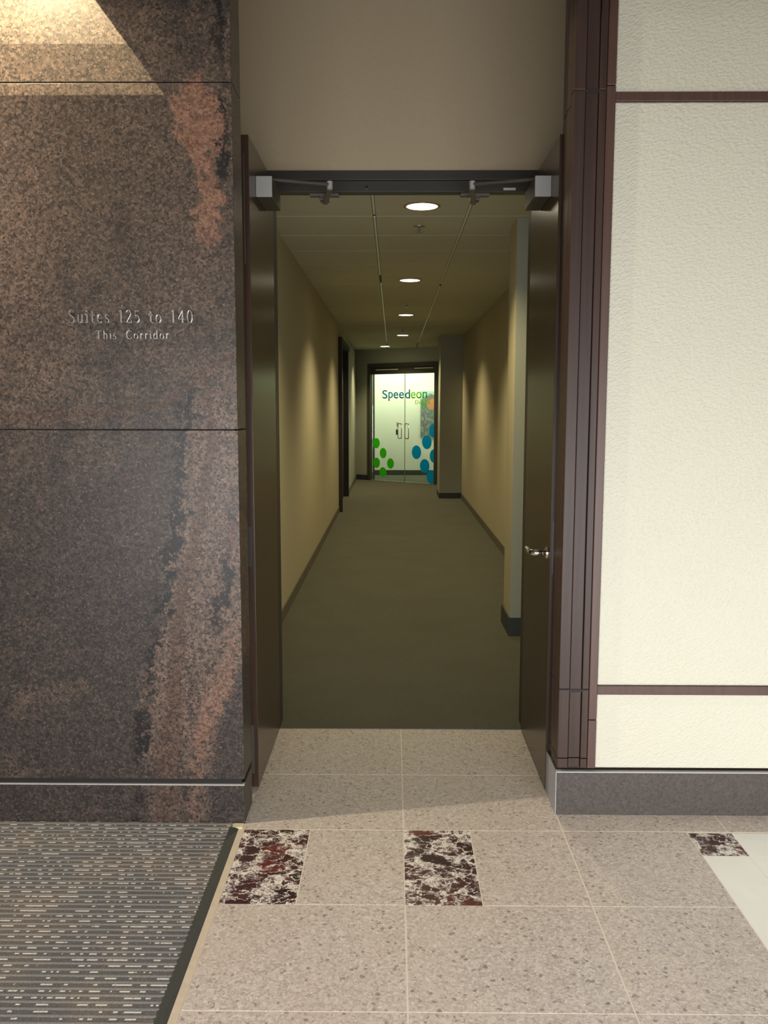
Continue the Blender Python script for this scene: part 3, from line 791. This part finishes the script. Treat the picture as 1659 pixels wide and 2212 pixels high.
# ---- unseen bulbs in an added gobo box, shaped to throw the hard edged warm patch
def washer():
    t = thing('washer_gobo', 'unseen bulbs in an added gobo box that shapes the warm patch on the granite wall', 'lamp', (0, 0, 0))
    S1 = Vector((-1.75, 2.55, 3.85)); yp = 3.0
    def prj(P, S=S1):
        k = (yp - S.y) / (YL - S.y); return S + (Vector(P) - S) * k
    P = [(-2.9, YL, 2.691), (-.807, YL, 2.691), (-1.039, YL, 3.005), (-1.38, YL, 3.48), (-2.9, YL, 3.48)]
    ring = [prj(p) for p in P]
    x0, x1, z0, z1 = -2.45, -.95, 2.965, 4.1
    # gobo plate, opening projected back from the light patch outline
    outer = [(x0, z0), (x1, z0), (x1, 3.4), (x1, z1), (x0, z1)]
    bm = bmesh.new()
    a = [bm.verts.new((p.x, yp, p.z)) for p in ring]; b = [bm.verts.new((x, yp, z)) for x, z in outer]
    for i in range(5): bm.faces.new((a[i], b[i], b[(i + 1) % 5], a[(i + 1) % 5]))
    link('gobo_plate', bm, M['gobo_box'], t)
    bm = bmesh.new(); bx(bm, x0, x1, 2.4, 2.41, z0, z1); bx(bm, x0, x1, 2.41, yp, z1, z1 + .01); bx(bm, x0, x1, 2.41, yp, z0, z0 + .01)
    bx(bm, x0 - .01, x0, 2.4, yp, z0, z1); bx(bm, x1, x1 + .01, 2.4, yp, z0, z1)
    link('gobo_box', bm, M['black'], t)
    for loc, pw in ((S1, 330), (Vector((-1.493, 2.55, 3.502)), 120)):
        L_ = bpy.data.lights.new('washer_bulb', 'POINT'); L_.energy = pw; L_.color = (1.0, .82, .50); L_.shadow_soft_size = .004
        o = bpy.data.objects.new('washer_bulb', L_); COL.objects.link(o); o.location = loc; o.parent = t
washer()

# ---- raised metal lettering on the granite: own serif strokes
def arc(cx, cy, rx, ry, a0, a1, n=14):
    return [(cx + rx * math.cos(math.radians(a0 + (a1 - a0) * k / n)), cy + ry * math.sin(math.radians(a0 + (a1 - a0) * k / n))) for k in range(n + 1)]
TH, TN = .15, .07
def W(pts, f): return [(x, y, f(i / (len(pts) - 1))) for i, (x, y) in enumerate(pts)]
def K(pts, w): return [(x, y, w) for x, y in pts]
mid = lambda t: TN + (TH - TN) * math.sin(math.pi * t)
dbl = lambda t: TN + (TH - TN) * abs(math.sin(math.pi * t)) ** 1
bowl = lambda t: TN + (TH - TN) * abs(math.cos(2 * math.pi * t * 1)) ** 2
XH = .66
def serif(x, y, w=.2, up=1): return K([(x - w / 2, y + up * .02), (x + w / 2, y + up * .02)], .04)
G = {
 'S': (.56, [W([(.50, .80), (.49, .95), (.42, .97)][:1] + arc(.28, .745, .20, .235, 15, 200, 14) + [(.16, .60), (.28, .52), (.42, .42)] + arc(.27, .255, .22, .235, 25, -165, 14), lambda t: .055 + .085 * math.exp(-((t - .5) / .2) ** 2)), K([(.48, .98), (.49, .76)], .04), K([(.055, .27), (.05, .03)], .04)]),
 'u': (.62, [W([(.14, XH), (.14, .22)] + arc(.29, .20, .15, .18, 180, 290, 8) + [(.46, .13)], lambda t: TH if t < .25 else .09), K([(.48, XH), (.48, .02)], TH), serif(.10, XH - .04, .16), serif(.44, XH - .04, .16), serif(.52, 0, .16)]),
 'i': (.28, [K([(.14, XH), (.14, .02)], TH), serif(.10, XH - .04, .18), serif(.14, 0, .26), K([(.14, .82), (.14, .95)], .13)]),
 't': (.40, [W([(.17, .88), (.17, .2)] + arc(.29, .19, .12, .17, 180, 310, 8), lambda t: TH if t < .5 else .07), K([(.01, XH - .04), (.38, XH - .04)], .10)]),
 'e': (.54, [K([(.09, .37), (.46, .37)], .075), W(arc(.275, .335, .205, .315, 8, 318, 26), lambda t: .05 + .09 * math.sin(math.pi * t) ** 1.5)]),
 's': (.44, [W(arc(.22, .485, .13, .155, 25, 215, 10) + [(.20, .38), (.28, .30)] + arc(.21, .18, .15, .165, 30, -160, 10), lambda t: .045 + .08 * math.exp(-((t - .5) / .2) ** 2)), K([(.35, XH), (.36, .50)], .035), K([(.05, .20), (.05, .03)], .035)]),
 'o': (.58, [W(arc(.29, .33, .21, .31, 0, 360, 32), lambda t: .05 + .08 * abs(math.cos(2 * math.pi * t)) ** 1.5)]),
 '0': (.58, [W(arc(.29, .49, .21, .475, 0, 360, 32), lambda t: .05 + .08 * abs(math.cos(2 * math.pi * t)) ** 1.5)]),
 '1': (.50, [K([(.26, .98), (.26, .02)], TH), K([(.26, .96), (.09, .86)], .055), serif(.26, 0, .32)]),
 '2': (.58, [W([(.09, .75)] + arc(.27, .72, .19, .245, 160, -20, 14) + [(.36, .48), (.08, .06)], lambda t: .05 + .08 * math.exp(-((t - .55) / .25) ** 2)), K([(.06, .05), (.50, .05)], .09), K([(.50, .03), (.53, .20)], .04)]),
 '5': (.56, [K([(.12, .90), (.47, .92)], .10), K([(.13, .93), (.11, .52)], .05), W([(.11, .53)] + arc(.24, .31, .22, .28, 105, -140, 18), lambda t: .05 + .08 * math.sin(math.pi * t))]),
 '4': (.62, [K([(.42, .98), (.42, .02)], TH), K([(.42, .96), (.05, .32)], .05), K([(.04, .30), (.58, .30)], .07), serif(.42, 0, .26)]),
 'T': (.72, [K([(.36, .96), (.36, .02)], TH + .02), K([(.04, .95), (.68, .95)], .09), K([(.05, .97), (.04, .76)], .045), K([(.67, .97), (.68, .76)], .045), serif(.36, 0, .30)]),
 'h': (.62, [K([(.13, .99), (.13, .02)], TH), W([(.17, .45)] + arc(.32, .46, .155, .185, 150, 0, 8) + [(.475, .02)], lambda t: .06 if t < .3 else TH), serif(.13, 0, .24), serif(.475, 0, .24), serif(.09, .94, .14)]),
 'C': (.76, [W(arc(.41, .49, .33, .475, 42, 318, 28), lambda t: .05 + .11 * math.sin(math.pi * t) ** 1.5), K([(.66, .98), (.67, .74)], .045), K([(.66, .20), (.68, .05)], .03)]),
 'r': (.44, [K([(.14, XH), (.14, .02)], TH), W([(.17, .46), (.25, .60), (.33, .62), (.40, .56)], lambda t: .06 + .06 * t), serif(.10, XH - .04, .16), serif(.16, 0, .28)]),
 'd': (.62, [K([(.47, .99), (.47, .02)], TH), W([(.46, .53)] + arc(.28, .33, .20, .31, 50, 312, 20) + [(.46, .12)], lambda t: .05 + .08 * math.sin(math.pi * t)), serif(.42, .94, .16), serif(.51, 0, .14)]),
}
def stroke(bm, pts, h, ox, oz, sx, s, y0, y1):
    P = [Vector((x, y)) for x, y, _ in pts]; wd = [q[2] for q in pts]
    Lf, Rt = [], []
    for i in range(len(P)):
        d = (P[min(i + 1, len(P) - 1)] - P[max(i - 1, 0)]); d.normalize(); nn = Vector((-d.y, d.x)) * wd[i] / 2
        Lf.append(P[i] + nn); Rt.append(P[i] - nn)
    def mk(p, y): return bm.verts.new((ox + p.x * sx, y, oz + p.y * s))
    fl_, fr_ = [mk(p, y0) for p in Lf], [mk(p, y0) for p in Rt]
    bl_, br_ = [mk(p, y1) for p in Lf], [mk(p, y1) for p in Rt]
    for i in range(len(P) - 1):
        bm.faces.new((fl_[i], fr_[i], fr_[i + 1], fl_[i + 1])); bm.faces.new((fl_[i], fl_[i + 1], bl_[i + 1], bl_[i])); bm.faces.new((fr_[i], br_[i], br_[i + 1], fr_[i + 1]))
    bm.faces.new((fl_[0], bl_[0], br_[0], fr_[0])); bm.faces.new((fl_[-1], fr_[-1], br_[-1], bl_[-1]))
sign = thing('corridor_sign', 'raised silver metal lettering, two lines naming suites, on the brown granite wall', 'sign', (-.95, YL, 1.9))
c0 = sign.location
def line(s, x0, x1, z, cap, gap, space, special=None):
    tot = sum(space if ch == ' ' else G[ch][0] + gap for ch in s) - gap
    k = (x1 - x0) / tot; x = x0
    for ch in s:
        if ch == ' ': x += space * k; continue
        bm = bmesh.new()
        for stt in G[ch][1]: stroke(bm, stt, 1, x - c0.x, z - c0.z, k, cap, YL - .012 - c0.y, YL + .0005 - c0.y)
        link('letter', bm, M['letter'], sign, bevel=.0012)
        x += (G[ch][0] + gap) * k
line('Suites 125 to 140', -1.172, -.722, 1.903, .047, .17, .62)
line('This  Corridor', -1.076, -.810, 1.846, .031, .16, .50)
